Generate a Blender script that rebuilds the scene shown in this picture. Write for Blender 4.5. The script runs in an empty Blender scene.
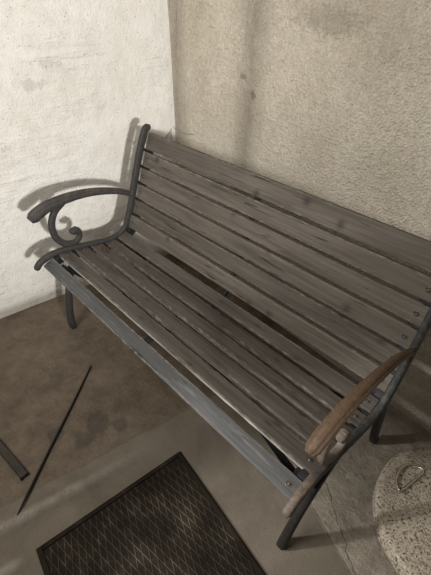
import bpy, bmesh, math, random
from mathutils import Vector, Matrix, noise

random.seed(7)
sc = bpy.context.scene
COL = sc.collection

# ------------------------------------------------------------------ camera
cam = bpy.data.cameras.new('camera')
cam.sensor_fit = 'HORIZONTAL'
cam.sensor_width = 36.0
cam.lens = 36.0 * 410.118 / 431.0
cam.clip_start = 0.02
camo = bpy.data.objects.new('camera', cam)
COL.objects.link(camo)
camo.location = (1.55988, -0.51971, 1.38819)
camo.rotation_euler = (math.radians(53.6801), math.radians(-1.7011), math.radians(46.9158))
sc.camera = camo

# ------------------------------------------------------------------ light
sc.view_settings.view_transform = 'Standard'
sc.view_settings.look = 'None'
sc.view_settings.exposure = 0.0
sc.view_settings.gamma = 1.0
sc.view_settings.use_curve_mapping = False

world = bpy.data.worlds.new('world')
sc.world = world
world.use_nodes = True
bg = world.node_tree.nodes['Background']
bg.inputs[0].default_value = (1.0, 0.92, 0.82, 1)
bg.inputs[1].default_value = 0.085

def lamp(name, kind, loc, energy, color, radius, target=None, cone=60, blend=0.5):
    l = bpy.data.lights.new(name, kind)
    l.energy = energy
    l.color = color
    l.shadow_soft_size = radius
    if kind == 'SPOT':
        l.spot_size = math.radians(cone)
        l.spot_blend = blend
    o = bpy.data.objects.new(name, l)
    COL.objects.link(o)
    o.location = loc
    if target:
        d = Vector(target) - Vector(loc)
        o.rotation_euler = d.to_track_quat('-Z', 'Y').to_euler()
    return o

lamp('work_lamp', 'SPOT', (2.9, -0.6, 1.28), 320, (1.0, 0.97, 0.93), 0.08, (-0.25, -0.12, 1.22), 56, 0.75)
lamp('door_light', 'SPOT', (0.25, -1.55, 1.15), 130, (1.0, 0.98, 0.95), 0.05, (1.62, 0.12, 0.1), 33, 0.5)

def area(name, loc, target, size, energy, color):
    l = bpy.data.lights.new(name, 'AREA')
    l.shape = 'DISK'
    l.size = size
    l.energy = energy
    l.color = color
    o = bpy.data.objects.new(name, l)
    COL.objects.link(o)
    o.location = loc
    o.rotation_euler = (Vector(target) - Vector(loc)).to_track_quat('-Z', 'Y').to_euler()
    return o
area('fill_lamp', (0.8, -1.3, 1.95), (1.45, 0.7, 0.75), 0.8, 31, (1.0, 0.95, 0.88))  # added soft fill from overhead for the bench and right wall, no visible source

# ------------------------------------------------------------------ materials
class N:
    """small node-graph builder"""
    def __init__(self, name):
        self.m = bpy.data.materials.new(name)
        self.m.use_nodes = True
        self.t = self.m.node_tree
        self.b = self.t.nodes['Principled BSDF']
    def n(self, kind, **kw):
        nd = self.t.nodes.new(kind)
        for k, v in kw.items():
            setattr(nd, k, v)
        return nd
    def l(self, a, b):
        self.t.links.new(a, b)
    def coord(self, scale=(1, 1, 1), rnd=False, rot=(0, 0, 0), loc=(0, 0, 0)):
        tc = self.n('ShaderNodeTexCoord')
        src = tc.outputs['Object']
        if rnd:
            oi = self.n('ShaderNodeObjectInfo')
            mu = self.n('ShaderNodeVectorMath', operation='MULTIPLY_ADD')
            cx = self.n('ShaderNodeCombineXYZ')
            for i in range(3):
                self.l(oi.outputs['Random'], cx.inputs[i])
            self.l(cx.outputs[0], mu.inputs[0])
            mu.inputs[1].default_value = (37.0, 23.0, 51.0)
            self.l(src, mu.inputs[2])
            src = mu.outputs[0]
        mp = self.n('ShaderNodeMapping')
        mp.inputs['Scale'].default_value = scale
        mp.inputs['Rotation'].default_value = rot
        mp.inputs['Location'].default_value = loc
        self.l(src, mp.inputs[0])
        return mp.outputs[0]
    def noise(self, vec, scale=5, detail=5, rough=0.6, dist=0.0):
        nd = self.n('ShaderNodeTexNoise')
        nd.inputs['Scale'].default_value = scale
        nd.inputs['Detail'].default_value = detail
        nd.inputs['Roughness'].default_value = rough
        nd.inputs['Distortion'].default_value = dist
        self.l(vec, nd.inputs['Vector'])
        return nd.outputs['Fac']
    def voro(self, vec, scale=5, feature='F1', out='Distance'):
        nd = self.n('ShaderNodeTexVoronoi', feature=feature)
        nd.inputs['Scale'].default_value = scale
        self.l(vec, nd.inputs['Vector'])
        return nd.outputs[out]
    def wave(self, vec, scale=5, dist=5, detail=3, dscale=1.0, direction='Y'):
        nd = self.n('ShaderNodeTexWave', wave_type='BANDS', bands_direction=direction)
        nd.inputs['Scale'].default_value = scale
        nd.inputs['Distortion'].default_value = dist
        nd.inputs['Detail'].default_value = detail
        nd.inputs['Detail Scale'].default_value = dscale
        self.l(vec, nd.inputs['Vector'])
        return nd.outputs['Fac']
    def ramp(self, fac, stops):
        nd = self.n('ShaderNodeValToRGB')
        el = nd.color_ramp.elements
        while len(el) < len(stops):
            el.new(0.5)
        for e, (p, c) in zip(el, stops):
            e.position = p
            e.color = (c, c, c, 1) if isinstance(c, (int, float)) else (*c, 1)
        self.l(fac, nd.inputs[0])
        return nd.outputs[0]
    def mix(self, fac, a, b, blend='MIX'):
        nd = self.n('ShaderNodeMix', data_type='RGBA', blend_type=blend)
        for sock, v in ((nd.inputs[0], fac), (nd.inputs[6], a), (nd.inputs[7], b)):
            if hasattr(v, 'links') or hasattr(v, 'is_linked'):
                self.l(v, sock)
            elif isinstance(v, (int, float)):
                sock.default_value = v
            else:
                sock.default_value = (*v, 1)
        return nd.outputs[2]
    def math(self, op, a, b=0.0, clamp=False):
        nd = self.n('ShaderNodeMath', operation=op, use_clamp=clamp)
        for s, v in ((nd.inputs[0], a), (nd.inputs[1], b)):
            if hasattr(v, 'is_linked'):
                self.l(v, s)
            else:
                s.default_value = v
        return nd.outputs[0]
    def sep(self, vec):
        nd = self.n('ShaderNodeSeparateXYZ')
        self.l(vec, nd.inputs[0])
        return nd.outputs
    def bump(self, h, strength=0.3, dist=0.01, prev=None):
        nd = self.n('ShaderNodeBump')
        nd.inputs['Strength'].default_value = strength
        nd.inputs['Distance'].default_value = dist
        self.l(h, nd.inputs['Height'])
        if prev is not None:
            self.l(prev, nd.inputs['Normal'])
        return nd.outputs[0]
    def done(self, col, rough=0.8, metal=0.0, normal=None, spec=0.3):
        if hasattr(col, 'is_linked'):
            self.l(col, self.b.inputs['Base Color'])
        else:
            self.b.inputs['Base Color'].default_value = (*col, 1)
        if hasattr(rough, 'is_linked'):
            self.l(rough, self.b.inputs['Roughness'])
        else:
            self.b.inputs['Roughness'].default_value = rough
        self.b.inputs['Metallic'].default_value = metal
        self.b.inputs['Specular IOR Level'].default_value = spec
        if normal is not None:
            self.l(normal, self.b.inputs['Normal'])
        return self.m


def wood(name, dark, mid, light, knots=True, worn=0.0, edge=False):
    k = N(name)
    g = k.coord((2.2, 60, 60), rnd=True)
    g2 = k.coord((0.9, 14, 14), rnd=True)
    g3 = k.coord((6, 170, 170), rnd=True)
    patch = k.noise(k.coord((2.2, 7, 7), rnd=True), 1.6, 4, 0.6)
    a = k.noise(g, 1.0, 6, 0.65, 0.4)
    b = k.noise(g2, 1.0, 4, 0.6, 1.0)
    c = k.noise(g3, 1.0, 3, 0.6)
    f = k.math('ADD', k.math('MULTIPLY', a, 0.5), k.math('MULTIPLY', b, 0.5))
    col = k.ramp(f, [(0.24, dark), (0.48, mid), (0.76, light)])
    col = k.mix(0.55, col, k.ramp(patch, [(0.3, 0.65), (0.7, 1.15)]), 'MULTIPLY')
    col = k.mix(0.45, col, k.ramp(c, [(0.32, 0.5), (0.6, 1.1)]), 'MULTIPLY')
    # drying cracks along the grain
    cr = k.ramp(k.noise(k.coord((5.0, 95, 95), rnd=True), 1.0, 3, 0.55, 0.8), [(0.30, 1.0), (0.35, 0.0)])
    col = k.mix(k.math('MULTIPLY', cr, 0.9), col, (0.018, 0.015, 0.012))
    if knots:
        vn = k.n('ShaderNodeTexVoronoi', voronoi_dimensions='2D')
        vn.inputs['Scale'].default_value = 1.0
        k.l(k.coord((4.6, 13.0, 1.0), rnd=True), vn.inputs['Vector'])
        kn = k.ramp(vn.outputs['Distance'], [(0.03, 1.0), (0.055, 0.5), (0.11, 0.0)])
        col = k.mix(k.math('MULTIPLY', kn, 0.6), col, (0.028, 0.022, 0.017))
    oi = k.n('ShaderNodeObjectInfo')
    col = k.mix(1.0, col, k.ramp(oi.outputs['Random'], [(0.0, 0.84), (1.0, 1.14)]), 'MULTIPLY')
    if worn:
        w = k.ramp(k.noise(k.coord((5, 45, 45), rnd=True), 1.0, 5, 0.7), [(0.57, 0.0), (0.68, 1.0)])
        col = k.mix(k.math('MULTIPLY', w, worn), col, (0.36, 0.36, 0.35))
    # arrises rubbed back to pale wood, in broken dashes
    at = k.n('ShaderNodeAttribute', attribute_name='wear')
    wn = k.ramp(k.noise(k.coord((38, 120, 120), rnd=True), 1.0, 4, 0.7), [(0.47, 0.0), (0.58, 1.0)])
    wg = k.ramp(k.noise(k.coord((3.5, 3.5, 3.5), rnd=True), 1.0, 3), [(0.4, 0.15), (0.6, 1.0)])
    wf = k.math('MULTIPLY', k.math('MULTIPLY', at.outputs['Fac'], wn), k.math('MULTIPLY', wg, 0.55))
    col = k.mix(wf, col, (0.30, 0.27, 0.23))
    if edge:
        eY = k.sep(k.coord())[1]
        ef = k.math('MULTIPLY', k.math('SUBTRACT', -0.0288, eY), 500.0, True)
        col = k.mix(k.math('MULTIPLY', ef, k.ramp(c, [(0.3, 0.6), (0.5, 1.0)])), col, (0.50, 0.49, 0.46))
    n = k.bump(f, 0.5, 0.004)
    n = k.bump(c, 0.4, 0.002, n)
    return k.done(col, 0.72, 0, n, 0.25)

M = {}
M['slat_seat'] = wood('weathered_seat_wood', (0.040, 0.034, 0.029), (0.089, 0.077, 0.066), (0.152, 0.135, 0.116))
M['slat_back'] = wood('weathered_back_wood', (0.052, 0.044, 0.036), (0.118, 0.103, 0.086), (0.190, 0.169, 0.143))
M['slat_front'] = wood('worn_grey_front_wood', (0.046, 0.045, 0.043), (0.073, 0.0725, 0.072), (0.122, 0.123, 0.124), False, 0.2)
M['slat_pale'] = wood('pale_edged_wood', (0.045, 0.038, 0.032), (0.090, 0.078, 0.066), (0.150, 0.133, 0.115), True, 0.08, True)

def iron(name, rust, tone=(0.040, 0.040, 0.040), rustcol=(0.15, 0.082, 0.045)):
    k = N(name)
    v = k.coord((1, 1, 1), rnd=True)
    a = k.noise(v, 14, 6, 0.65)
    b = k.noise(v, 70, 5, 0.7)
    base = k.mix(k.ramp(b, [(0.4, 0.0), (0.7, 0.6)]), tone, tuple(c * 2.2 for c in tone))
    r = k.mix(k.ramp(b, [(0.35, 0.0), (0.65, 1.0)]), rustcol, tuple(min(1, c * 1.7) for c in rustcol))
    lo = 0.78 - 0.75 * rust
    fac = k.ramp(a, [(max(0, lo - 0.08), 0.0), (min(1, lo + 0.12), 1.0)])
    col = k.mix(fac, base, r)
    n = k.bump(b, 0.35, 0.003)
    return k.done(col, 0.62, 0.0, n, 0.4)

M['iron'] = iron('black_cast_iron', 0.12, (0.027, 0.0255, 0.024), (0.10, 0.07, 0.045))
M['iron_dark'] = iron('black_iron_foot', 0.2, (0.016, 0.0145, 0.013), (0.05, 0.036, 0.026))
M['iron_grey'] = iron('greyed_cast_iron', 0.25, (0.055, 0.053, 0.050), (0.15, 0.115, 0.085))
M['iron_rust'] = iron('rusted_cast_iron', 0.86, (0.036, 0.027, 0.020), (0.062, 0.037, 0.021))
M['iron_brown'] = iron('browned_cast_iron', 0.30, (0.032, 0.031, 0.030), (0.065, 0.046, 0.033))
M['primer'] = iron('bare_flaked_iron', 0.70, (0.062, 0.056, 0.050), (0.098, 0.080, 0.065))
def iron_tip():
    k = N('iron_worn_at_the_front')
    v = k.coord()
    X, Y, Z = k.sep(v)
    b = k.noise(v, 70, 5, 0.7)
    a = k.noise(v, 22, 5, 0.65)
    # paint is worn off the front of the rail down to brown primer
    f = k.math('ADD', k.math('MULTIPLY', k.math('SUBTRACT', -0.165, Y), 14.0), k.math('MULTIPLY', k.math('SUBTRACT', a, 0.5), 2.4), True)
    g = k.mix(k.ramp(b, [(0.4, 0.0), (0.7, 1.0)]), (0.022, 0.022, 0.021), (0.065, 0.063, 0.060))
    r = k.mix(k.ramp(b, [(0.35, 0.0), (0.65, 1.0)]), (0.072, 0.053, 0.039), (0.150, 0.115, 0.087))
    return k.done(k.mix(f, g, r), 0.62, 0, k.bump(b, 0.35, 0.003), 0.4)
M['iron_tip'] = iron_tip()
M['black'] = N('black_paint').done((0.012, 0.012, 0.013), 0.6)
k = N('zinc_bolt')
M['bolt'] = k.done(k.mix(k.ramp(k.noise(k.coord(), 120, 3), [(0.4, 0), (0.6, 1)]), (0.05, 0.045, 0.04), (0.14, 0.125, 0.11)), 0.5, 0.5)

def floor_mat():
    k = N('dirty_concrete_floor')
    P = k.coord()
    X, Y, Z = k.sep(P)
    fine = k.noise(P, 95, 5, 0.7)
    mid = k.noise(P, 17, 6, 0.65)
    big = k.noise(P, 4.2, 4, 0.6, 0.5)
    grit = k.ramp(k.noise(P, 210, 2, 0.5), [(0.30, 1.0), (0.36, 0.0)])
    # brown earthy floor
    c1 = k.ramp(k.math('ADD', k.math('MULTIPLY', mid, 0.5), k.math('MULTIPLY', big, 0.5)),
                [(0.36, (0.105, 0.082, 0.060)), (0.5, (0.150, 0.119, 0.088)), (0.64, (0.198, 0.160, 0.122))])
    c1 = k.mix(0.35, c1, k.ramp(fine, [(0.3, 0.55), (0.7, 1.25)]), 'MULTIPLY')
    # round dark damp stains
    def spot(x, y, r, s):
        dx = k.math('SUBTRACT', X, x)
        dy = k.math('SUBTRACT', Y, y)
        d = k.math('SQRT', k.math('ADD', k.math('MULTIPLY', dx, dx), k.math('MULTIPLY', dy, dy)))
        d = k.math('ADD', d, k.math('MULTIPLY', k.math('SUBTRACT', mid, 0.5), r * 1.1))
        return k.math('MULTIPLY', k.ramp(d, [(max(0, r * 0.8), 1.0), (r * 1.15, 0.0)]), s)
    for x, y, r, s in ((0.56, -0.16, 0.05, 0.55), (0.50, -0.30, 0.032, 0.5), (0.585, -0.235, 0.035, 0.5), (0.62, -0.10, 0.03, 0.45)):
        c1 = k.mix(spot(x, y, r, s), c1, (0.062, 0.055, 0.047))
    # rough grey concrete to the right of the strip
    c2 = k.ramp(k.math('ADD', k.math('MULTIPLY', mid, 0.6), k.math('MULTIPLY', big, 0.4)),
                [(0.36, (0.17, 0.146, 0.116)), (0.52, (0.27, 0.238, 0.192)), (0.66, (0.37, 0.33, 0.27))])
    c2 = k.mix(0.4, c2, k.ramp(fine, [(0.3, 0.5), (0.7, 1.25)]), 'MULTIPLY')
    # smooth trowelled strip
    c3 = k.ramp(big, [(0.35, (0.130, 0.110, 0.086)), (0.65, (0.190, 0.164, 0.131))])
    c3 = k.mix(0.25, c3, k.ramp(mid, [(0.3, 0.7), (0.7, 1.15)]), 'MULTIPLY')
    wob = k.math('MULTIPLY', k.math('SUBTRACT', k.noise(P, 9, 3), 0.5), 0.03)
    # left edge:  x - .155*y - .7205 ;  far edge: y + .4*x - .731
    l1 = k.math('ADD', k.math('SUBTRACT', X, k.math('MULTIPLY', Y, 0.155)), wob)
    s1 = k.ramp(k.math('MULTIPLY_ADD', l1, 1.0), [(0.0, 0.0), (1.0, 1.0)])
    in1 = k.math('MULTIPLY', k.math('SUBTRACT', l1, 0.7160), 90.0, True)
    l2 = k.math('ADD', k.math('ADD', Y, k.math('MULTIPLY', X, 0.4)), k.math('MULTIPLY', wob, 0.4))
    in2 = k.math('MULTIPLY', k.math('SUBTRACT', 0.733, l2), 160.0, True)
    right = k.math('MULTIPLY', k.math('SUBTRACT', X, 0.95), 5.0, True)
    col = k.mix(right, c1, c2)
    strip = k.math('MULTIPLY', in1, in2)
    col = k.mix(strip, col, c3)
    # lit crest painted pale on the low kerb and the lip past the mat
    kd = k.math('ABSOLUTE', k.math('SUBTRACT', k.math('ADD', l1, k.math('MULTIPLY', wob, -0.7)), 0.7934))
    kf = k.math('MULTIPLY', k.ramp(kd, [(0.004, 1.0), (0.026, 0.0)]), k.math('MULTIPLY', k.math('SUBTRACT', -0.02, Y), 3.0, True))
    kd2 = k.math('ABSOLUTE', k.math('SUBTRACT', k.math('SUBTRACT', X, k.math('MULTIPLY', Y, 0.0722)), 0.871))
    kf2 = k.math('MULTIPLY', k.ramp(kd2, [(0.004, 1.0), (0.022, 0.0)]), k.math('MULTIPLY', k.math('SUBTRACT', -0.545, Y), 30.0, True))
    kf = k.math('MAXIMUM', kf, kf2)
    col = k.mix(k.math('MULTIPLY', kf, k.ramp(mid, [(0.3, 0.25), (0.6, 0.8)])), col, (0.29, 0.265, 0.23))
    # hairline joints: along the two strip edges and across the rough concrete
    def line(val, at, w, s):
        d = k.math('ABSOLUTE', k.math('SUBTRACT', val, at))
        return k.math('MULTIPLY', k.ramp(k.math('MULTIPLY', d, 1.0), [(w * 0.3, 1.0), (w, 0.0)]), s)
    j = line(l2, 0.733, 0.005, 0.75)
    j = k.math('MULTIPLY', j, in1)
    col = k.mix(j, col, (0.055, 0.048, 0.04))
    wob2 = k.math('MULTIPLY', k.math('SUBTRACT', k.noise(P, 14, 4), 0.5), 0.06)
    l3 = k.math('ADD', k.math('ADD', Y, k.math('MULTIPLY', X, 0.80)), wob2)
    j3 = k.math('MULTIPLY', line(l3, 1.352, 0.004, 0.45), k.math('MULTIPLY', k.math('SUBTRACT', X, 1.17), 30.0, True))
    l4 = k.math('ADD', k.math('SUBTRACT', Y, k.math('MULTIPLY', X, -1.9)), wob2)
    jr = k.math('MULTIPLY', k.math('ADD', j3, 0.0), k.math('SUBTRACT', 1.0, strip))
    col = k.mix(jr, col, (0.06, 0.053, 0.044))
    col = k.mix(k.math('MULTIPLY', grit, 0.6), col, (0.04, 0.034, 0.028))
    crumb = k.ramp(k.voro(P, 26), [(0.035, 1.0), (0.06, 0.0)])
    col = k.mix(k.math('MULTIPLY', crumb, 0.7), col, (0.05, 0.042, 0.034))
    h = k.math('ADD', k.math('MULTIPLY', mid, 0.7), k.math('MULTIPLY', fine, 0.35))
    h = k.math('MULTIPLY', h, k.math('SUBTRACT', 1.0, k.math('MULTIPLY', strip, 0.75)))
    h = k.math('SUBTRACT', h, k.math('MULTIPLY', k.math('ADD', j, jr), 0.35))
    n = k.bump(h, 0.9, 0.014)
    return k.done(col, 0.85, 0, n, 0.2)
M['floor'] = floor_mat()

def wall_left_mat():
    k = N('white_trowelled_plaster')
    P = k.coord()
    P2 = k.coord((3.2, 26, 30), rot=(0, math.radians(0), 0))
    X, Y, Z = k.sep(P)
    tilt = k.coord((1, 1, 1), rot=(math.radians(-3), 0, 0))
    tm = k.n('ShaderNodeMapping'); tm.inputs['Scale'].default_value = (1, 2.4, 22)
    k.l(tilt, tm.inputs[0])
    str1 = k.noise(tm.outputs[0], 1.6, 5, 0.6, 0.7)
    tm2 = k.n('ShaderNodeMapping'); tm2.inputs['Scale'].default_value = (1, 6, 60)
    k.l(tilt, tm2.inputs[0])
    str2 = k.noise(tm2.outputs[0], 2.0, 4, 0.6, 0.4)
    fine = k.noise(P, 140, 4, 0.65)
    mid = k.noise(P, 16, 5, 0.6)
    big = k.noise(P, 2.6, 4, 0.6)
    col = k.ramp(big, [(0.3, (0.75, 0.725, 0.665)), (0.6, (0.83, 0.81, 0.765))])
    col = k.mix(0.35, col, k.ramp(mid, [(0.3, 0.80), (0.6, 1.05)]), 'MULTIPLY')
    # thin grey scrapes where the trowel tore the skin
    scr = k.ramp(str2, [(0.30, 1.0), (0.37, 0.0)])
    gate = k.ramp(k.noise(P, 6.5, 4), [(0.44, 0.0), (0.60, 1.0)])
    col = k.mix(k.math('MULTIPLY', k.math('MULTIPLY', scr, gate), 0.16), col, (0.36, 0.33, 0.28))
    speck = k.ramp(k.voro(P, 38), [(0.085, 1.0), (0.125, 0.0)])
    col = k.mix(k.math('MULTIPLY', speck, 0.55), col, (0.25, 0.22, 0.19))
    # damp grey patch and broken skin
    def patch(y, z, ry, rz, s, c):
        dy = k.math('DIVIDE', k.math('SUBTRACT', Y, y), ry)
        dz = k.math('DIVIDE', k.math('SUBTRACT', Z, z), rz)
        d = k.math('ADD', k.math('MULTIPLY', dy, dy), k.math('MULTIPLY', dz, dz))
        d = k.math('ADD', d, k.math('MULTIPLY', k.math('SUBTRACT', mid, 0.5), 5.0))
        return k.math('MULTIPLY', k.ramp(d, [(0.3, 1.0), (1.0, 0.0)]), s)
    col = k.mix(patch(-0.675, 1.04, 0.05, 0.03, 0.35, 0), col, (0.40, 0.38, 0.34))
    col = k.mix(patch(-0.60, 1.11, 0.06, 0.02, 0.3, 0), col, (0.42, 0.40, 0.36))
    # dirt rising from the floor
    low = k.math('MULTIPLY', k.math('SUBTRACT', 0.05, k.math('SUBTRACT', Z, k.math('MULTIPLY', mid, 0.03))), 26.0, True)
    col = k.mix(k.math('MULTIPLY', low, 0.6), col, (0.26, 0.22, 0.17))
    ridge = k.ramp(k.noise(P, 2.2, 3), [(0.48, 0.08), (0.62, 0.7)])
    dy = k.math('DIVIDE', k.math('ADD', Y, 0.50), 0.26)
    dz = k.math('DIVIDE', k.math('SUBTRACT', Z, 1.17), 0.17)
    rz = k.ramp(k.math('ADD', k.math('MULTIPLY', dy, dy), k.math('ADD', k.math('MULTIPLY', dz, dz), k.math('MULTIPLY', k.math('SUBTRACT', big, 0.5), 1.6))), [(0.0, 1.0), (1.0, 0.0)])
    ridge = k.math('MAXIMUM', ridge, k.math('MULTIPLY', rz, 0.8))
    h = k.math('MULTIPLY', k.math('ADD', k.math('MULTIPLY', str1, 1.0), k.math('MULTIPLY', str2, 0.2)), ridge)
    n = k.bump(h, 0.75, 0.02)
    n = k.bump(mid, 0.7, 0.014, n)
    n = k.bump(fine, 0.9, 0.006, n)
    return k.done(col, 0.9, 0, n, 0.15)
M['wall_left'] = wall_left_mat()

def wall_right_mat():
    k = N('rough_tan_render')
    P = k.coord()
    X, Y, Z = k.sep(P)
    fine = k.noise(P, 120, 3, 0.75)
    mid = k.noise(P, 45, 6, 0.7, 0.0)
    grain = k.voro(P, 130)
    big = k.noise(P, 3.4, 5, 0.6)
    tm = k.coord((5, 5, 38), rot=(0, math.radians(9), 0))
    strk = k.noise(tm, 1.4, 5, 0.6, 0.6)
    vert = k.noise(k.coord((26, 26, 2.2)), 1.0, 4, 0.6, 0.4)
    col = k.ramp(big, [(0.3, (0.545, 0.488, 0.395)), (0.5, (0.665, 0.605, 0.505)), (0.7, (0.765, 0.705, 0.60))])
    col = k.mix(0.5, col, k.ramp(mid, [(0.3, 0.66), (0.65, 1.15)]), 'MULTIPLY')
    col = k.mix(0.4, col, k.ramp(fine, [(0.3, 0.5), (0.65, 1.2)]), 'MULTIPLY')
    # float scratches running nearly level, in patches, and pin-holes
    scr = k.ramp(k.noise(k.coord((4, 4, 60), rot=(0, math.radians(7), 0)), 1.6, 4, 0.6, 0.3), [(0.31, 1.0), (0.38, 0.0)])
    sg = k.ramp(k.noise(P, 4.5, 3), [(0.5, 0.0), (0.62, 1.0)])
    col = k.mix(k.math('MULTIPLY', k.math('MULTIPLY', scr, sg), 0.5), col, (0.22, 0.185, 0.14))
    vs = k.ramp(k.noise(k.coord((70, 70, 5)), 1.0, 3, 0.6), [(0.32, 1.0), (0.4, 0.0)])
    vg = k.math('MULTIPLY', k.math('SUBTRACT', 0.16, X), 8.0, True)
    col = k.mix(k.math('MULTIPLY', k.math('MULTIPLY', vs, vg), 0.55), col, (0.17, 0.145, 0.11))
    pin = k.ramp(k.voro(P, 26), [(0.05, 1.0), (0.085, 0.0)])
    col = k.mix(k.math('MULTIPLY', pin, 0.55), col, (0.16, 0.135, 0.105))
    # vertical grey stain band
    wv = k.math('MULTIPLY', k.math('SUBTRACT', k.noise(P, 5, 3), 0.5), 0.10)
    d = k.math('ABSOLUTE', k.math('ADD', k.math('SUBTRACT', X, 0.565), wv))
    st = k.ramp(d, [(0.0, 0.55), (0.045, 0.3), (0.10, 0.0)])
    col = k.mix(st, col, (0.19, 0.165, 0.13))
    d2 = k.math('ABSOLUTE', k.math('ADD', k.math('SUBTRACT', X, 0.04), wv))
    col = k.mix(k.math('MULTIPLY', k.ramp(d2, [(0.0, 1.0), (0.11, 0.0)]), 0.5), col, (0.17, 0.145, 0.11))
    # a scrape
    def patch(x, z, rx, rz, s):
        dx = k.math('DIVIDE', k.math('SUBTRACT', X, x), rx)
        dz = k.math('DIVIDE', k.math('SUBTRACT', Z, z), rz)
        dd = k.math('ADD', k.math('MULTIPLY', dx, dx), k.math('MULTIPLY', dz, dz))
        dd = k.math('ADD', dd, k.math('MULTIPLY', k.math('SUBTRACT', mid, 0.5), 2.5))
        return k.math('MULTIPLY', k.ramp(dd, [(0.3, 1.0), (1.0, 0.0)]), s)
    col = k.mix(patch(0.585, 1.03, 0.02, 0.025, 0.6), col, (0.15, 0.14, 0.12))
    col = k.mix(patch(0.52, 1.09, 0.03, 0.012, 0.5), col, (0.15, 0.13, 0.10))
    col = k.mix(patch(0.91, 1.31, 0.16, 0.05, 0.3), col, (0.20, 0.175, 0.135))
    low = k.math('MULTIPLY', k.math('SUBTRACT', 0.16, k.math('SUBTRACT', Z, k.math('MULTIPLY', mid, 0.10))), 9.0, True)
    col = k.mix(k.math('MULTIPLY', low, 0.5), col, (0.23, 0.185, 0.135))
    h = k.math('ADD', k.math('MULTIPLY', mid, 0.8), k.math('MULTIPLY', strk, 0.3))
    n = k.bump(h, 0.7, 0.012)
    n = k.bump(k.math('SUBTRACT', fine, k.math('MULTIPLY', grain, 0.7)), 0.8, 0.007, n)
    return k.done(col, 0.92, 0, n, 0.12)
M['wall_right'] = wall_right_mat()

def block_mat():
    k = N('exposed_aggregate_concrete')
    P = k.coord()
    v = k.voro(P, 250, 'F1', 'Color')
    grey = k.n('ShaderNodeSeparateColor'); k.l(v, grey.inputs[0])
    fine = k.noise(P, 180, 4, 0.7)
    big = k.noise(P, 6, 4)
    c = k.ramp(grey.outputs[0], [(0.0, (0.17, 0.150, 0.120)), (0.2, (0.37, 0.315, 0.245)), (0.7, (0.47, 0.41, 0.325)), (1.0, (0.58, 0.52, 0.43))])
    c = k.mix(0.4, c, k.ramp(fine, [(0.3, 0.5), (0.65, 1.2)]), 'MULTIPLY')
    pit = k.ramp(k.noise(P, 115, 2, 0.5), [(0.36, 1.0), (0.41, 0.0)])
    c = k.mix(k.math('MULTIPLY', pit, 0.75), c, (0.04, 0.034, 0.028))
    c = k.mix(0.5, c, k.ramp(big, [(0.3, 0.8), (0.7, 1.1)]), 'MULTIPLY')
    h = k.math('SUBTRACT', k.math('ADD', k.math('MULTIPLY', fine, 0.5), k.math('MULTIPLY', grey.outputs[0], 0.4)), k.math('MULTIPLY', pit, 0.5))
    return k.done(c, 0.9, 0, k.bump(h, 0.7, 0.005), 0.15)
M['block'] = block_mat()

def mat_mat(name, c0, c1, c2):
    k = N(name)
    P = k.coord()
    a = k.noise(P, 9, 5, 0.65)
    b = k.noise(P, 90, 4, 0.65)
    c = k.ramp(a, [(0.35, c0), (0.52, c1), (0.7, c2)])
    c = k.mix(0.4, c, k.ramp(b, [(0.3, 0.5), (0.7, 1.3)]), 'MULTIPLY')
    return k.done(c, 0.85, 0, k.bump(b, 0.3, 0.003), 0.12)
M['mat'] = mat_mat('dark_worn_rubber', (0.012, 0.009, 0.006), (0.020, 0.015, 0.0105), (0.046, 0.035, 0.024))
M['ridge'] = mat_mat('scuffed_rubber_ridge', (0.022, 0.017, 0.012), (0.062, 0.052, 0.040), (0.16, 0.142, 0.118))
k = N('polished_steel')
M['steel'] = k.done((0.60, 0.58, 0.54), 0.25, 1.0, None, 0.6)
M['rod'] = N('dark_rod').done((0.012, 0.010, 0.009), 0.55)
M['bar'] = iron('dark_flat_iron', 0.45, (0.016, 0.013, 0.011), (0.03, 0.022, 0.016))
k = N('dry_leaf')
M['leaf'] = k.done(k.ramp(k.noise(k.coord(), 60, 3), [(0.3, (0.10, 0.055, 0.028)), (0.7, (0.25, 0.15, 0.08))]), 0.8)
k = N('dusty_cobweb')
m_ = k.done((0.34, 0.30, 0.25), 0.95)
M['strand'] = m_
k = N('cobweb_film')
k.done((0.40, 0.36, 0.31), 0.95)
al = k.ramp(k.noise(k.coord((1, 1, 1)), 45, 4, 0.7), [(0.35, 0.15), (0.7, 0.6)])
k.l(al, k.b.inputs['Alpha'])
M['film'] = k.m

# ------------------------------------------------------------------ mesh helpers
def obj(name, bm, mat, parent=None, origin=(0, 0, 0), smooth=True, parent_origin=None, mats=None):
    """world-space bmesh -> one mesh object with its origin at `origin`"""
    o3 = Vector(origin)
    bmesh.ops.translate(bm, verts=bm.verts, vec=-o3)
    bmesh.ops.recalc_face_normals(bm, faces=bm.faces)
    me = bpy.data.meshes.new(name)
    bm.to_mesh(me)
    bm.free()
    if smooth:
        for p in me.polygons:
            p.use_smooth = True
        me.set_sharp_from_angle(angle=math.radians(38))
    for mm in (mats or [mat]):
        me.materials.append(mm)
    o = bpy.data.objects.new(name, me)
    COL.objects.link(o)
    if parent is not None:
        o.parent = parent
        o.location = o3 - Vector(parent_origin if parent_origin is not None else parent.location)
    else:
        o.location = o3
    return o

def tag(o, label=None, cat=None, group=None, kind=None):
    for key, v in (('label', label), ('category', cat), ('group', group), ('kind', kind)):
        if v:
            o[key] = v

def thing(name, loc, label, cat, group=None):
    o = bpy.data.objects.new(name, None)
    o.empty_display_size = 0.1
    COL.objects.link(o)
    o.location = loc
    tag(o, label, cat, group)
    return o

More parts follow.
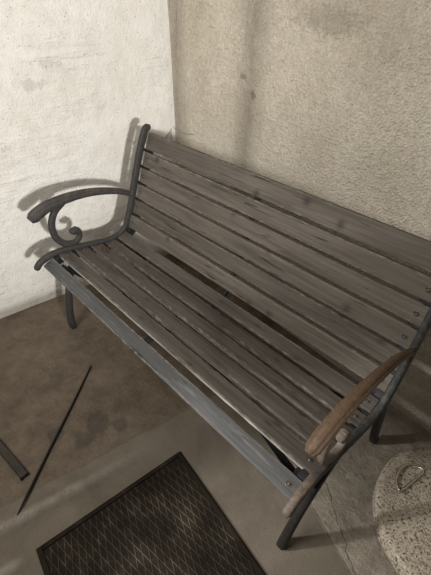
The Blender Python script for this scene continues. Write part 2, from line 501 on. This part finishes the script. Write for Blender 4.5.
def catmull(pts, n):
    pts = [Vector(p) for p in pts]
    P = [pts[0] * 2 - pts[1]] + pts + [pts[-1] * 2 - pts[-2]]
    out = []
    for i in range(1, len(P) - 2):
        p0, p1, p2, p3 = P[i - 1:i + 3]
        for j in range(n):
            t = j / n
            out.append(0.5 * ((2 * p1) + (p2 - p0) * t + (2 * p0 - 5 * p1 + 4 * p2 - p3) * t * t + (3 * p1 - p0 - 3 * p2 + p3) * t ** 3))
    out.append(pts[-1])
    return out

def lerp(tab, t):
    """piecewise linear table [(t, v)]"""
    for (a, va), (b, vb) in zip(tab, tab[1:]):
        if t <= b:
            return va + (vb - va) * (t - a) / max(1e-9, b - a)
    return tab[-1][1]

ROUND = [(math.copysign(abs(math.cos(a)) ** 0.55, math.cos(a)), math.copysign(abs(math.sin(a)) ** 0.55, math.sin(a)))
         for a in [i * math.tau / 16 for i in range(16)]]
CIRC = [(math.cos(i * math.tau / 12), math.sin(i * math.tau / 12)) for i in range(12)]
# flat-bottomed arm rail with a narrower raised crown along its top
ARM = [(1, 0.05), (0.92, 0.32), (0.62, 0.46), (0.56, 0.78), (0.35, 0.97), (0, 1.02), (-0.35, 0.97), (-0.56, 0.78), (-0.62, 0.46),
       (-0.92, 0.32), (-1, 0.05), (-0.96, -0.6), (-0.7, -0.95), (0, -1), (0.7, -0.95), (0.96, -0.6)]

def sweep_yz(bm, pts2, x0, wid, thk, sect=ROUND, sub=6, cap=True, lean=0.0):
    """sweep a section along a path in the y-z plane; wid = half width along x, thk = half thickness in plane"""
    path = catmull([(0, p[0], p[1]) for p in pts2], sub)
    n = len(path)
    rings = []
    for i, p in enumerate(path):
        t = (path[min(i + 1, n - 1)] - path[max(i - 1, 0)]).normalized()
        nrm = Vector((0, -t.z, t.y))
        u = i / (n - 1)
        w = lerp(wid, u) if isinstance(wid, list) else wid
        h = lerp(thk, u) if isinstance(thk, list) else thk
        rings.append((p, t, nrm, w, h))
    full = []
    if cap:
        p, t, nn, w, h = rings[0]
        for s, f in ((0.9, 0.45), (0.5, 0.86)):
            full.append((p - t * h * s * 0.8, nn, w * (1 - (1 - f) * 0 if False else f ** 0.0 * (0.55 + 0.45 * (1 - s))), h * (0.55 + 0.45 * (1 - s))))
    for p, t, nn, w, h in rings:
        full.append((p, nn, w, h))
    if cap:
        p, t, nn, w, h = rings[-1]
        for s in (0.5, 0.9):
            full.append((p + t * h * s * 0.8, nn, w * (0.55 + 0.45 * (1 - s)), h * (0.55 + 0.45 * (1 - s))))
    vs = []
    for p, nn, w, h in full:
        xx = x0 + lean * max(0.0, min(1.0, (0.40 - p.z) / 0.40))
        vs.append([bm.verts.new((xx + a * w, p.y + nn.y * b * h, p.z + nn.z * b * h)) for a, b in sect])
    m = len(sect)
    for r0, r1 in zip(vs, vs[1:]):
        for i in range(m):
            bm.faces.new((r0[i], r0[(i + 1) % m], r1[(i + 1) % m], r1[i]))
    bm.faces.new(vs[0][::-1])
    bm.faces.new(vs[-1])

def tube(bm, pts, r, sub=4, sect=8):
    path = catmull(pts, sub)
    n = len(path)
    up = Vector((0, 0, 1))
    vs = []
    for i, p in enumerate(path):
        t = (path[min(i + 1, n - 1)] - path[max(i - 1, 0)]).normalized()
        a = t.cross(up)
        if a.length < 1e-3:
            a = t.cross(Vector((1, 0, 0)))
        a.normalize()
        b = a.cross(t).normalized()
        rr = lerp(r, i / (n - 1)) if isinstance(r, list) else r
        vs.append([bm.verts.new(p + a * (rr * math.cos(q)) + b * (rr * math.sin(q))) for q in [k_ * math.tau / sect for k_ in range(sect)]])
    for r0, r1 in zip(vs, vs[1:]):
        for i in range(sect):
            bm.faces.new((r0[i], r0[(i + 1) % sect], r1[(i + 1) % sect], r1[i]))
    bm.faces.new(vs[0][::-1])
    bm.faces.new(vs[-1])

def box(bm, c, ax, ay, az, bev=0.0):
    """box from centre and three half-axis vectors"""
    c, ax, ay, az = Vector(c), Vector(ax), Vector(ay), Vector(az)
    r = bmesh.ops.create_cube(bm, size=2.0)
    vs = r['verts']
    for v in vs:
        q = v.co.copy()
        v.co = c + ax * q.x + ay * q.y + az * q.z
    if bev:
        es = {e for v in vs for e in v.link_edges}
        bmesh.ops.bevel(bm, geom=list(es), offset=bev, segments=2, profile=0.6, affect='EDGES')

# ------------------------------------------------------------------ setting
XL, YW, A = -0.24527, 0.88130, -0.059364
ca, sa = math.cos(A), math.sin(A)

def grid_mesh(name, nx, ny, fn, mat):
    vs = [fn(i / nx, j / ny) for j in range(ny + 1) for i in range(nx + 1)]
    fs = [(j * (nx + 1) + i, j * (nx + 1) + i + 1, (j + 1) * (nx + 1) + i + 1, (j + 1) * (nx + 1) + i) for j in range(ny) for i in range(nx)]
    me = bpy.data.meshes.new(name)
    me.from_pydata(vs, [], fs)
    for p in me.polygons:
        p.use_smooth = True
    me.materials.append(mat)
    o = bpy.data.objects.new(name, me)
    COL.objects.link(o)
    return o

def floor_pt(u, v):
    x = -0.45 + 3.0 * u
    y = -1.7 + 2.75 * v
    z = 0.0
    # low rounded kerb running along the strip's left side
    c = 0.712 + 0.155 * (y + 0.525)
    d = (x - c) / 0.024
    if y < 0.06:
        z += 0.013 * math.exp(-d * d) * min(1, (0.06 - y) / 0.35)
    if y < -0.545:
        d = (x - 0.871 - 0.0722 * (y - 0.002)) / 0.018
        z += 0.010 * math.exp(-d * d) * min(1, (-0.545 - y) / 0.03)
    return (x, y, z)
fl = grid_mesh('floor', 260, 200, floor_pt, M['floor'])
tag(fl, kind='structure')

def slab(name, mat, length, height, nx, nz, along_x):
    bm = bmesh.new()
    def pt(u, v, back):
        a, z = -0.06 + length * u, -0.05 + height * v
        if back:
            off = 0.12
        else:
            off = 0.006 * noise.noise(Vector((a * 2.3, z * 2.3, 3.1 if along_x else 9.7))) + 0.0015 * noise.noise(Vector((a * 14, z * 14, 1.7)))
        if along_x:
            return Vector((a, off, z))
        if not back:            # the plaster swells towards the corner around bench-back height and falls away above
            f = lerp([(-1, 0.0), (0.15, 0.0), (0.6, 0.016), (0.8, 0.020), (1.0, 0.010), (1.4, -0.016), (3, -0.02)], z)
            off -= f * math.exp(-max(a, 0) / 0.22)
        return Vector((-off, -a, z))
    front = [[bm.verts.new(pt(i / nx, j / nz, False)) for i in range(nx + 1)] for j in range(nz + 1)]
    for j in range(nz):
        for i in range(nx):
            bm.faces.new((front[j][i], front[j][i + 1], front[j + 1][i + 1], front[j + 1][i]))
    b = [bm.verts.new(pt(u, v, True)) for u, v in ((0, 0), (1, 0), (1, 1), (0, 1))]
    bm.faces.new(b[::-1])
    bot = [front[0][i] for i in range(nx + 1)]
    top = [front[nz][i] for i in range(nx + 1)]
    lef = [front[j][0] for j in range(nz + 1)]
    rig = [front[j][nx] for j in range(nz + 1)]
    bm.faces.new(bot[::-1] + [b[0], b[1]])
    bm.faces.new(top + [b[2], b[3]])
    bm.faces.new(lef + [b[3], b[0]])
    bm.faces.new(rig[::-1] + [b[1], b[2]])
    o = obj(name, bm, mat)
    o.location = (XL, YW, 0)
    o.rotation_euler = (0, 0, A)
    tag(o, kind='structure')
    return o
slab('wall_left', M['wall_left'], 2.3, 2.4, 90, 90, False)
slab('wall_right', M['wall_right'], 2.7, 2.4, 100, 90, True)

# ------------------------------------------------------------------ bench
L = 1.31963
FX = 0.034                         # frame centre outside the bolt line
BASE = Vector((L / 2, 0.25, 0.0))
bench = thing('garden_bench', BASE, 'weathered grey slatted bench with black cast iron scroll arms standing in the corner', 'bench')

# slats: front/lower edge and rear/upper edge of the visible face in (y, z)
SEAT = [((-0.028, 0.385), (0.024, 0.409)), ((0.049, 0.415), (0.112, 0.409)), ((0.126, 0.408), (0.190, 0.400)),
        ((0.204, 0.398), (0.266, 0.389)), ((0.279, 0.387), (0.338, 0.387)), ((0.346, 0.390), (0.398, 0.411))]
BACK = [((0.415, 0.428), (0.437, 0.485)), ((0.446, 0.497), (0.468, 0.555)), ((0.473, 0.566), (0.493, 0.626)),
        ((0.498, 0.638), (0.517, 0.697)), ((0.521, 0.710), (0.541, 0.769)), ((0.545, 0.782), (0.569, 0.850))]
TH = 0.018

def make_slat(e0, e1, mat, x0=-0.020, x1=L + 0.020, dy=(0, 0), dz=(0, 0), thick=TH, seed=0, grow=-0.0018):
    p0, p1 = Vector((0, *e0)), Vector((0, *e1))
    p0, p1 = p0 - (p1 - p0).normalized() * grow, p1 + (p1 - p0).normalized() * grow
    u = (p1 - p0)
    w = u.length / 2
    u.normalize()
    nrm = Vector((0, -u.z, u.y))
    if nrm.z < 0:
        nrm = -nrm
    if e1[0] > 0.41:
        nrm = Vector((0, -u.z, u.y))
    mid = (p0 + p1) / 2 - nrm * (thick / 2)
    bm = bmesh.new()
    # cross-section with eased edges, lofted along x with a slight bow so that no two edges are ruler straight
    h = thick / 2
    b = 0.0028
    prof = [(-w + b, h), (w - b, h), (w - b * 0.3, h - b * 0.3), (w, h - b), (w, -h + b), (w - b, -h), (-w + b, -h), (-w, -h + b), (-w, h - b), (-w + b * 0.3, h - b * 0.3), (-w + 0.009, h)]
    prof.insert(1, (w - 0.007, h))
    wear = [0.0, 0.0, 1.0, 1.0, 1.0, 0.6, 0.3, 0.3, 0.6, 1.0, 1.0, 0.0]
    prof[0] = (-w + b, h)
    prof = [(-w + 0.009, h)] + prof[1:-1] + [(-w + b, h)]
    wear = [0.0, 0.0, 0.9, 1.0, 1.0, 0.6, 0.3, 0.3, 0.6, 1.0, 1.0, 1.0]
    lay = bm.verts.layers.float.new('wear')
    rings = []
    ns = 40
    for i in range(ns + 1):
        t = i / ns
        x = x0 + (x1 - x0) * t
        end = math.sin(math.pi * t)
        wv = 0.0016 * noise.noise(Vector((x * 2.2, seed * 3.7, 0.3))) * end
        wn = 0.0022 * noise.noise(Vector((x * 1.9, seed * 5.1, 7.3))) * end
        base = Vector((0, dy[0] + (dy[1] - dy[0]) * t, dz[0] + (dz[1] - dz[0]) * t))
        ring = []
        for (a, c), we in zip(prof, wear):
            jag = 0.0011 * noise.noise(Vector((x * 26, a * 40 + seed * 9.1, c * 60)))
            q = mid + u * (a * (1 + jag / w) + wv) + nrm * (c + wn) + base
            vv = bm.verts.new((x, q.y, q.z))
            vv[lay] = we
            ring.append(vv)
        rings.append(ring)
    m = len(prof)
    for r0, r1 in zip(rings, rings[1:]):
        for i in range(m):
            bm.faces.new((r0[i], r0[(i + 1) % m], r1[(i + 1) % m], r1[i]))
    bm.faces.new(rings[0][::-1])
    bm.faces.new(rings[-1])
    org = Vector(((x0 + x1) / 2, mid.y, mid.z))
    o = obj('slat', bm, mat, bench, org)
    for t, bx in ((0.0, 0.004), (1.0, L - 0.004)):
        bb = bmesh.new()
        q = (p0 + p1) / 2 + Vector((bx, dy[0] + (dy[1] - dy[0]) * t, dz[0] + (dz[1] - dz[0]) * t))
        # dark countersunk washer with a domed nut in it
        rot = nrm.to_track_quat('Z', 'Y').to_matrix().to_4x4()
        seg = 14
        prev = None
        for r, z in ((0.0085, -0.002), (0.0085, 0.0012), (0.0068, 0.0016), (0.0055, 0.0008), (0.0050, 0.0026), (0.0032, 0.0040)):
            ring = [bb.verts.new(q + (rot @ Vector((r * math.cos(s * math.tau / seg), r * math.sin(s * math.tau / seg), z)))) for s in range(seg)]
            if prev:
                for s in range(seg):
                    bb.faces.new((prev[s], prev[(s + 1) % seg], ring[(s + 1) % seg], ring[s]))
            prev = ring
        bb.faces.new(prev)
        obj('bolt', bb, M['bolt'], o, q, parent_origin=org)
    return o, nrm

for i, (e0, e1) in enumerate(SEAT):
    if i == 0:
        make_slat(e0, e1, M['slat_front'], seed=1)[0]['label'] = 'worn blue-grey front slat'
    else:
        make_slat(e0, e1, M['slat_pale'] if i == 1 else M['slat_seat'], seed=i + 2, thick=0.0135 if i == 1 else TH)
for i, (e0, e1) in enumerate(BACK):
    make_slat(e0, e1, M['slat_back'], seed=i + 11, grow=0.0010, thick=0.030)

RAIL = [(-0.050, 0.378), (-0.030, 0.398), (0.000, 0.411), (0.030, 0.418), (0.075, 0.419), (0.125, 0.414), (0.190, 0.405), (0.250, 0.396), (0.300, 0.390),
        (0.345, 0.392), (0.380, 0.403), (0.405, 0.425), (0.424, 0.462), (0.440, 0.506), (0.456, 0.555), (0.476, 0.620), (0.496, 0.690),
        (0.517, 0.755), (0.538, 0.812), (0.555, 0.851), (0.566, 0.866), (0.577, 0.869)]

def side_frame(x, sgn, iron_m, rail_m, arm_m, scroll_m, fat, label):
    """sgn = +1 when the bench lies towards +x of the frame"""
    org = Vector((x, 0.25, 0.0))
    bm = bmesh.new()
    sweep_yz(bm, RAIL, x, [(0, 0.012), (0.05, 0.012), (1, 0.0105)], [(0, 0.013), (0.06, 0.014), (0.4, 0.0125), (0.55, 0.016), (0.95, 0.017), (1, 0.014)], sub=5)
    fr = obj('side_frame', bm, rail_m, bench, org)
    fr['label'] = label
    def sub(name, bm_, mat, o3, lab=None):
        o_ = obj(name, bm_, mat, fr, o3, parent_origin=org)
        if lab:
            o_['label'] = lab
    # flange the slats are bolted to, and the cast stops that keep them apart
    bm = bmesh.new()
    fl_pts = [(-0.006, 0.374), (0.03, 0.389), (0.08, 0.394), (0.19, 0.380), (0.26, 0.370), (0.305, 0.366), (0.35, 0.371), (0.40, 0.392),
              (0.436, 0.420), (0.460, 0.480), (0.488, 0.552), (0.512, 0.625), (0.536, 0.697), (0.560, 0.768), (0.585, 0.842)]
    sweep_yz(bm, fl_pts, x + sgn * 0.026, 0.026, 0.0035, sub=4)
    edges = [e for s in SEAT + BACK for e in s]
    for a, b in zip(edges[1:-1:2], edges[2::2]):
        a, b = Vector((0, *a)), Vector((0, *b))
        u = (b - a).normalized()
        nn = Vector((0, -u.z, u.y))
        box(bm, (a + b) / 2 + Vector((x + sgn * 0.018, 0, 0)) - nn * 0.010, (0.017, 0, 0), u * ((b - a).length / 2 - 0.0005), nn * 0.0105, 0.002)
    sub('slat_bracket', bm, M['black'], (x + sgn * 0.02, 0.25, 0.4))
    # front foot
    bm = bmesh.new()
    sweep_yz(bm, [(0.150, 0.402), (0.120, 0.368), (0.088, 0.300), (0.060, 0.215), (0.042, 0.120), (0.035, 0.050), (0.035, 0.013)], x,
             [(0, 0.011), (0.6, 0.013), (1, 0.015)], [(0, 0.014), (0.5, 0.015), (1, 0.017)], lean=sgn * 0.028)
    sub('leg', bm, iron_m, (x, 0.06, 0))
    # rear foot, sweeping back
    bm = bmesh.new()
    sweep_yz(bm, [(0.385, 0.400), (0.425, 0.340), (0.462, 0.250), (0.507, 0.140), (0.552, 0.050), (0.580, 0.014)], x,
             [(0, 0.011), (1, 0.014)], [(0, 0.014), (0.5, 0.016), (1, 0.017)], lean=sgn * 0.022)
    sub('leg', bm, iron_m, (x, 0.53, 0))
    # arm
    bm = bmesh.new()
    sweep_yz(bm, [(-0.014, 0.609), (0.014, 0.625), (0.055, 0.640), (0.120, 0.650), (0.190, 0.652), (0.260, 0.646), (0.330, 0.632), (0.400, 0.610), (0.462, 0.578)], x,
             [(0, 0.018 * fat), (0.12, 0.0195 * fat), (0.45, 0.017 * fat), (0.8, 0.012), (1, 0.009)], [(0, 0.021 * fat), (0.12, 0.021 * fat), (0.5, 0.0155 * fat), (1, 0.0125)], ARM)
    sub('armrest', bm, arm_m, (x, 0.2, 0.62))
    # scroll under the arm
    slim = 1.0 if sgn > 0 else 0.78
    bm = bmesh.new()
    sweep_yz(bm, [(0.112, 0.640), (0.083, 0.612), (0.062, 0.578), (0.053, 0.540), (0.059, 0.492), (0.083, 0.456), (0.116, 0.438), (0.148, 0.440), (0.167, 0.462), (0.166, 0.488), (0.150, 0.497)], x,
             [(0, 0.010), (0.8, 0.0105), (1, 0.0115)], [(t_, v_ * slim) for t_, v_ in ((0, 0.021), (0.12, 0.014), (0.6, 0.015), (0.85, 0.011), (0.93, 0.012), (1, 0.016))], sub=6)
    sweep_yz(bm, [(0.133, 0.494), (0.148, 0.492), (0.163, 0.491)], x, 0.013, [(0, 0.012 * slim), (0.5, 0.017 * slim), (1, 0.012 * slim)], sub=3)
    sub('scroll', bm, scroll_m, (x, 0.1, 0.5))
    return fr

side_frame(-FX, 1, M['iron'], M['iron'], M['iron_brown'], M['iron'], 1.15, 'black cast iron end frame against the white wall')
side_frame(L + FX, -1, M['iron_dark'], M['iron_tip'], M['iron_rust'], M['primer'], 0.95, 'cast iron end frame with a rusty brown arm')

bm = bmesh.new()
sp = [(-0.012, 0.370), (0.03, 0.386), (0.08, 0.390), (0.19, 0.378), (0.26, 0.367), (0.31, 0.363), (0.35, 0.367), (0.402, 0.388),
      (0.438, 0.418), (0.462, 0.480), (0.490, 0.552), (0.514, 0.625), (0.538, 0.697), (0.562, 0.768), (0.582, 0.825)]
sweep_yz(bm, sp, L / 2, 0.016, 0.0025, sub=4)
edges = [e for s in SEAT + BACK for e in s]
for a, b in list(zip(edges[1:-1:2], edges[2::2]))[5:]:
    a, b = Vector((0, *a)), Vector((0, *b))
    u = (b - a).normalized()
    nn = Vector((0, -u.z, u.y))
    box(bm, (a + b) / 2 + Vector((L / 2, 0, 0)) - nn * 0.014, (0.0055, 0, 0), u * ((b - a).length / 2 - 0.0022), nn * 0.005, 0.001)
obj('center_strap', bm, M['black'], bench, (L / 2, 0.3, 0.4))
for z, y0, y1 in ((0.361, 0.045, 0.38), (0.3535, 0.38, 0.045)):
    bm = bmesh.new()
    p, q = Vector((-0.012, y0, z)), Vector((L + 0.012, y1, z))
    d = (q - p).normalized()
    box(bm, (p + q) / 2, d * ((q - p).length / 2), Vector((-d.y, d.x, 0)) * 0.011, (0, 0, 0.0025), 0.001)
    obj('brace', bm, M['black'], bench, (p + q) / 2)

# ------------------------------------------------------------------ rubber mat
def build_mat():
    o = Vector((0.871, 0.002, 0.0))
    ux = Vector((0.991, -0.134, 0)).normalized()
    uy = Vector((-0.0722, -0.9974, 0)).normalized()
    W_, D_ = 0.95, 0.527
    def P(a, b, z):
        q = o + ux * a + uy * b
        return Vector((q.x, q.y, z))
    root = thing('floor_mat', P(W_ / 2, D_ / 2, 0), 'dark brown diamond-ribbed mat with a raised rim on the floor before the bench', 'mat')
    bm = bmesh.new()
    c = P(W_ / 2, D_ / 2, 0.0025)
    box(bm, c, ux * W_ / 2, uy * D_ / 2, (0, 0, 0.0025), 0.001)
    obj('base', bm, M['mat'], root, c)
    bm = bmesh.new()
    for a0, b0, a1, b1 in ((0.004, 0.009, W_ - 0.004, 0.009), (0.004, D_ - 0.009, W_ - 0.004, D_ - 0.009), (0.009, 0.018, 0.009, D_ - 0.018), (W_ - 0.009, 0.018, W_ - 0.009, D_ - 0.018)):
        p, q = P(a0, b0, 0.0062), P(a1, b1, 0.0062)
        d = (q - p)
        s = Vector((-d.y, d.x, 0)).normalized()
        box(bm, (p + q) / 2, d / 2, s * 0.0065, (0, 0, 0.0028), 0.0015)
    obj('rim', bm, M['mat'], root, P(W_ / 2, D_ / 2, 0.005))
    # rhombic net of thin ribs, clipped to the field inside the rim
    bm = bmesh.new()
    A0, A1, B0, B1 = 0.018, W_ - 0.018, 0.018, D_ - 0.018
    pa, pb = 0.036, 0.0105       # half diagonals of one rhombus
    for sg in (1, -1):
        step = 2 * pa
        k0 = A0 - (B1 - B0) * pa / pb - step
        a = k0
        while a < A1 + (B1 - B0) * pa / pb + step:
            # a(t) = a + sg * t * pa/pb ,  b = B0 + t
            sl = sg * pa / pb
            t0, t1 = 0.0, B1 - B0
            ta, tb = (A0 - a) / sl, (A1 - a) / sl
            t0, t1 = max(t0, min(ta, tb)), min(t1, max(ta, tb))
            if t1 - t0 > 0.006:
                p, q = P(a + sl * t0, B0 + t0, 0.0056), P(a + sl * t1, B0 + t1, 0.0056)
                d = q - p
                s = Vector((-d.y, d.x, 0)).normalized()
                zj = 0.0 if sg > 0 else 0.0002
                box(bm, (p + q) / 2, d / 2, s * 0.0010, (0, 0, 0.0013 + zj))
            a += step
    obj('ribs', bm, M['ridge'], root, P(W_ / 2, D_ / 2, 0.005), smooth=False)
build_mat()

# ------------------------------------------------------------------ concrete weight and its ring
def build_block():
    H, R = 0.07, 0.268
    c = Vector((1.685, 0.480, 0))
    bm = bmesh.new()
    prof = [(R - 0.012, 0.0), (R - 0.002, 0.012), (R, 0.025), (R - 0.001, H - 0.016), (R - 0.004, H - 0.006), (R - 0.010, H - 0.0015), (R - 0.02, H), (R * 0.6, H + 0.001), (R * 0.3, H + 0.001), (0.03, H + 0.001)]
    seg = 96
    prev = None
    for r, z in prof:
        ring = []
        for s in range(seg):
            t = s * math.tau / seg
            j = 0.003 * noise.noise(Vector((math.cos(t) * 3, math.sin(t) * 3, z * 9)))
            jz = 0.0012 * noise.noise(Vector((r * 20 * math.cos(t), r * 20 * math.sin(t), 4.0))) if z > 0.05 else 0
            ring.append(bm.verts.new((c.x + (r + j) * math.cos(t), c.y + (r + j) * math.sin(t), z + jz)))
        if prev:
            for s in range(seg):
                bm.faces.new((prev[s], prev[(s + 1) % seg], ring[(s + 1) % seg], ring[s]))
        else:
            bm.faces.new(ring[::-1])
        prev = ring
    bm.faces.new(prev)
    b = obj('concrete_weight', bm, M['block'], None, c)
    tag(b, 'round rough concrete weight on the floor at the right of the bench', 'weight')
    # D-shaped steel ring lying on it
    zr = H + 0.0055
    p = [(1.4985, 0.411), (1.487, 0.417), (1.4735, 0.431), (1.4635, 0.458), (1.4625, 0.487), (1.472, 0.514), (1.490, 0.533), (1.512, 0.540), (1.520, 0.534), (1.521, 0.524)]
    root = thing('steel_ring', (1.495, 0.47, H + 0.001), 'shiny D-shaped steel ring lying on the concrete weight', 'ring')
    bm = bmesh.new()
    lift = [0, 0, 0.002, 0.004, 0.005, 0.005, 0.004, 0.002, 0, 0]
    p = [(x - 0.0015, y + 0.008) for x, y in p]
    pts = [(x, y, zr + l_) for (x, y), l_ in zip(p, lift)]
    tube(bm, pts + [(1.5150, 0.504, zr), (1.5075, 0.462, zr), (1.499, 0.4215, zr), pts[0]], 0.0038, 6, 10)
    obj('wire', bm, M['steel'], root, (1.495, 0.47, zr))
    bm = bmesh.new()
    tube(bm, [(1.5190, 0.529, zr), (1.5140, 0.498, zr)], 0.0052, 4, 6)
    obj('sleeve', bm, M['steel'], root, (1.51, 0.5, zr))
    bm = bmesh.new()
    tube(bm, [(1.5060, 0.455, zr), (1.5010, 0.428, zr)], 0.0046, 4, 8)
    obj('sleeve', bm, M['steel'], root, (1.51, 0.47, zr))
build_block()

# ------------------------------------------------------------------ small things on the floor, seat and wall
bm = bmesh.new()
tube(bm, [(0.283, -0.031, 0.0045), (0.42, -0.192, 0.0055), (0.56, -0.362, 0.0055), (0.701, -0.526, 0.011)], [(0, 0.0038), (0.5, 0.0050), (0.9, 0.0046), (1, 0.0018)], 8, 8)
o = obj('thin_rod', bm, M['rod'], None, (0.49, -0.28, 0))
tag(o, 'thin black rod lying on the brown floor between the bench and the mat', 'rod')

bm = bmesh.new()
p, q = Vector((0.590, -0.456, 0.0072)), Vector((0.094, -0.516, 0.0072))
d = (q - p).normalized()
box(bm, (p + q) / 2, d * ((q - p).length / 2), Vector((-d.y, d.x, 0)) * 0.0128, (0, 0, 0.0070), 0.0025)
o = obj('flat_iron_bar', bm, M['bar'], None, (p + q) / 2)
tag(o, 'dark flat iron bar on the floor at the left edge of the photo', 'bar')

def build_leaf():
    c = Vector((0.049, 0.240, 0.3965))
    bm = bmesh.new()
    out = [(-0.022, 0), (-0.012, 0.007), (-0.016, 0.015), (-0.002, 0.010), (0.004, 0.018), (0.008, 0.009), (0.021, 0.007), (0.012, 0.0), (0.020, -0.009), (0.004, -0.008), (-0.004, -0.016), (-0.010, -0.006)]
    for z in (0, 0.0006):
        pass
    top = [bm.verts.new(c + Vector((x, y, 0.003 + 0.006 * noise.noise(Vector((x * 90, y * 90, 2)))))) for x, y in out]
    ctr = bm.verts.new(c + Vector((0, 0, 0.002)))
    for i in range(len(top)):
        bm.faces.new((ctr, top[i], top[(i + 1) % len(top)]))
    bmesh.ops.solidify(bm, geom=bm.faces[:], thickness=0.0006)
    o = obj('dry_leaf', bm, M['leaf'], None, c)
    tag(o, 'small curled brown dry leaf on the seat slats near the left end', 'leaf')
build_leaf()

def build_web():
    a = Vector((-0.243, 0.806, 0.718))
    m1 = Vector((-0.225, 0.846, 0.762))
    k_ = Vector((-0.238, 0.872, 0.784))
    m2 = Vector((-0.175, 0.862, 0.772))
    b = Vector((-0.059, 0.868, 0.780))
    root = thing('cobweb', (k_.x, k_.y, 0.70), 'dusty cobweb strand spanning the wall corner just above the bench back', 'cobweb')
    bm = bmesh.new()
    tube(bm, [a, m1, k_], [(0, 0.0022), (1, 0.0014)], 6, 6)
    tube(bm, [k_, m2, Vector((-0.12, 0.862, 0.771)), b], [(0, 0.0014), (0.6, 0.0018), (1, 0.0024)], 6, 6)
    obj('strand', bm, M['strand'], root, k_)
    bm = bmesh.new()
    e = Vector((-0.232, 0.866, 0.66))
    n = 8
    top = catmull([a, m1, k_], 8)
    rows = []
    for i in range(n + 1):
        t = i / n
        rows.append([bm.verts.new(p_.lerp(e, t * 0.98) + Vector((0.006, -0.006, 0)) * math.sin(math.pi * t)) for p_ in top])
    for r0, r1 in zip(rows, rows[1:]):
        for i in range(len(top) - 1):
            bm.faces.new((r0[i], r0[i + 1], r1[i + 1], r1[i]))
    obj('film', bm, M['film'], root, k_)
build_web()
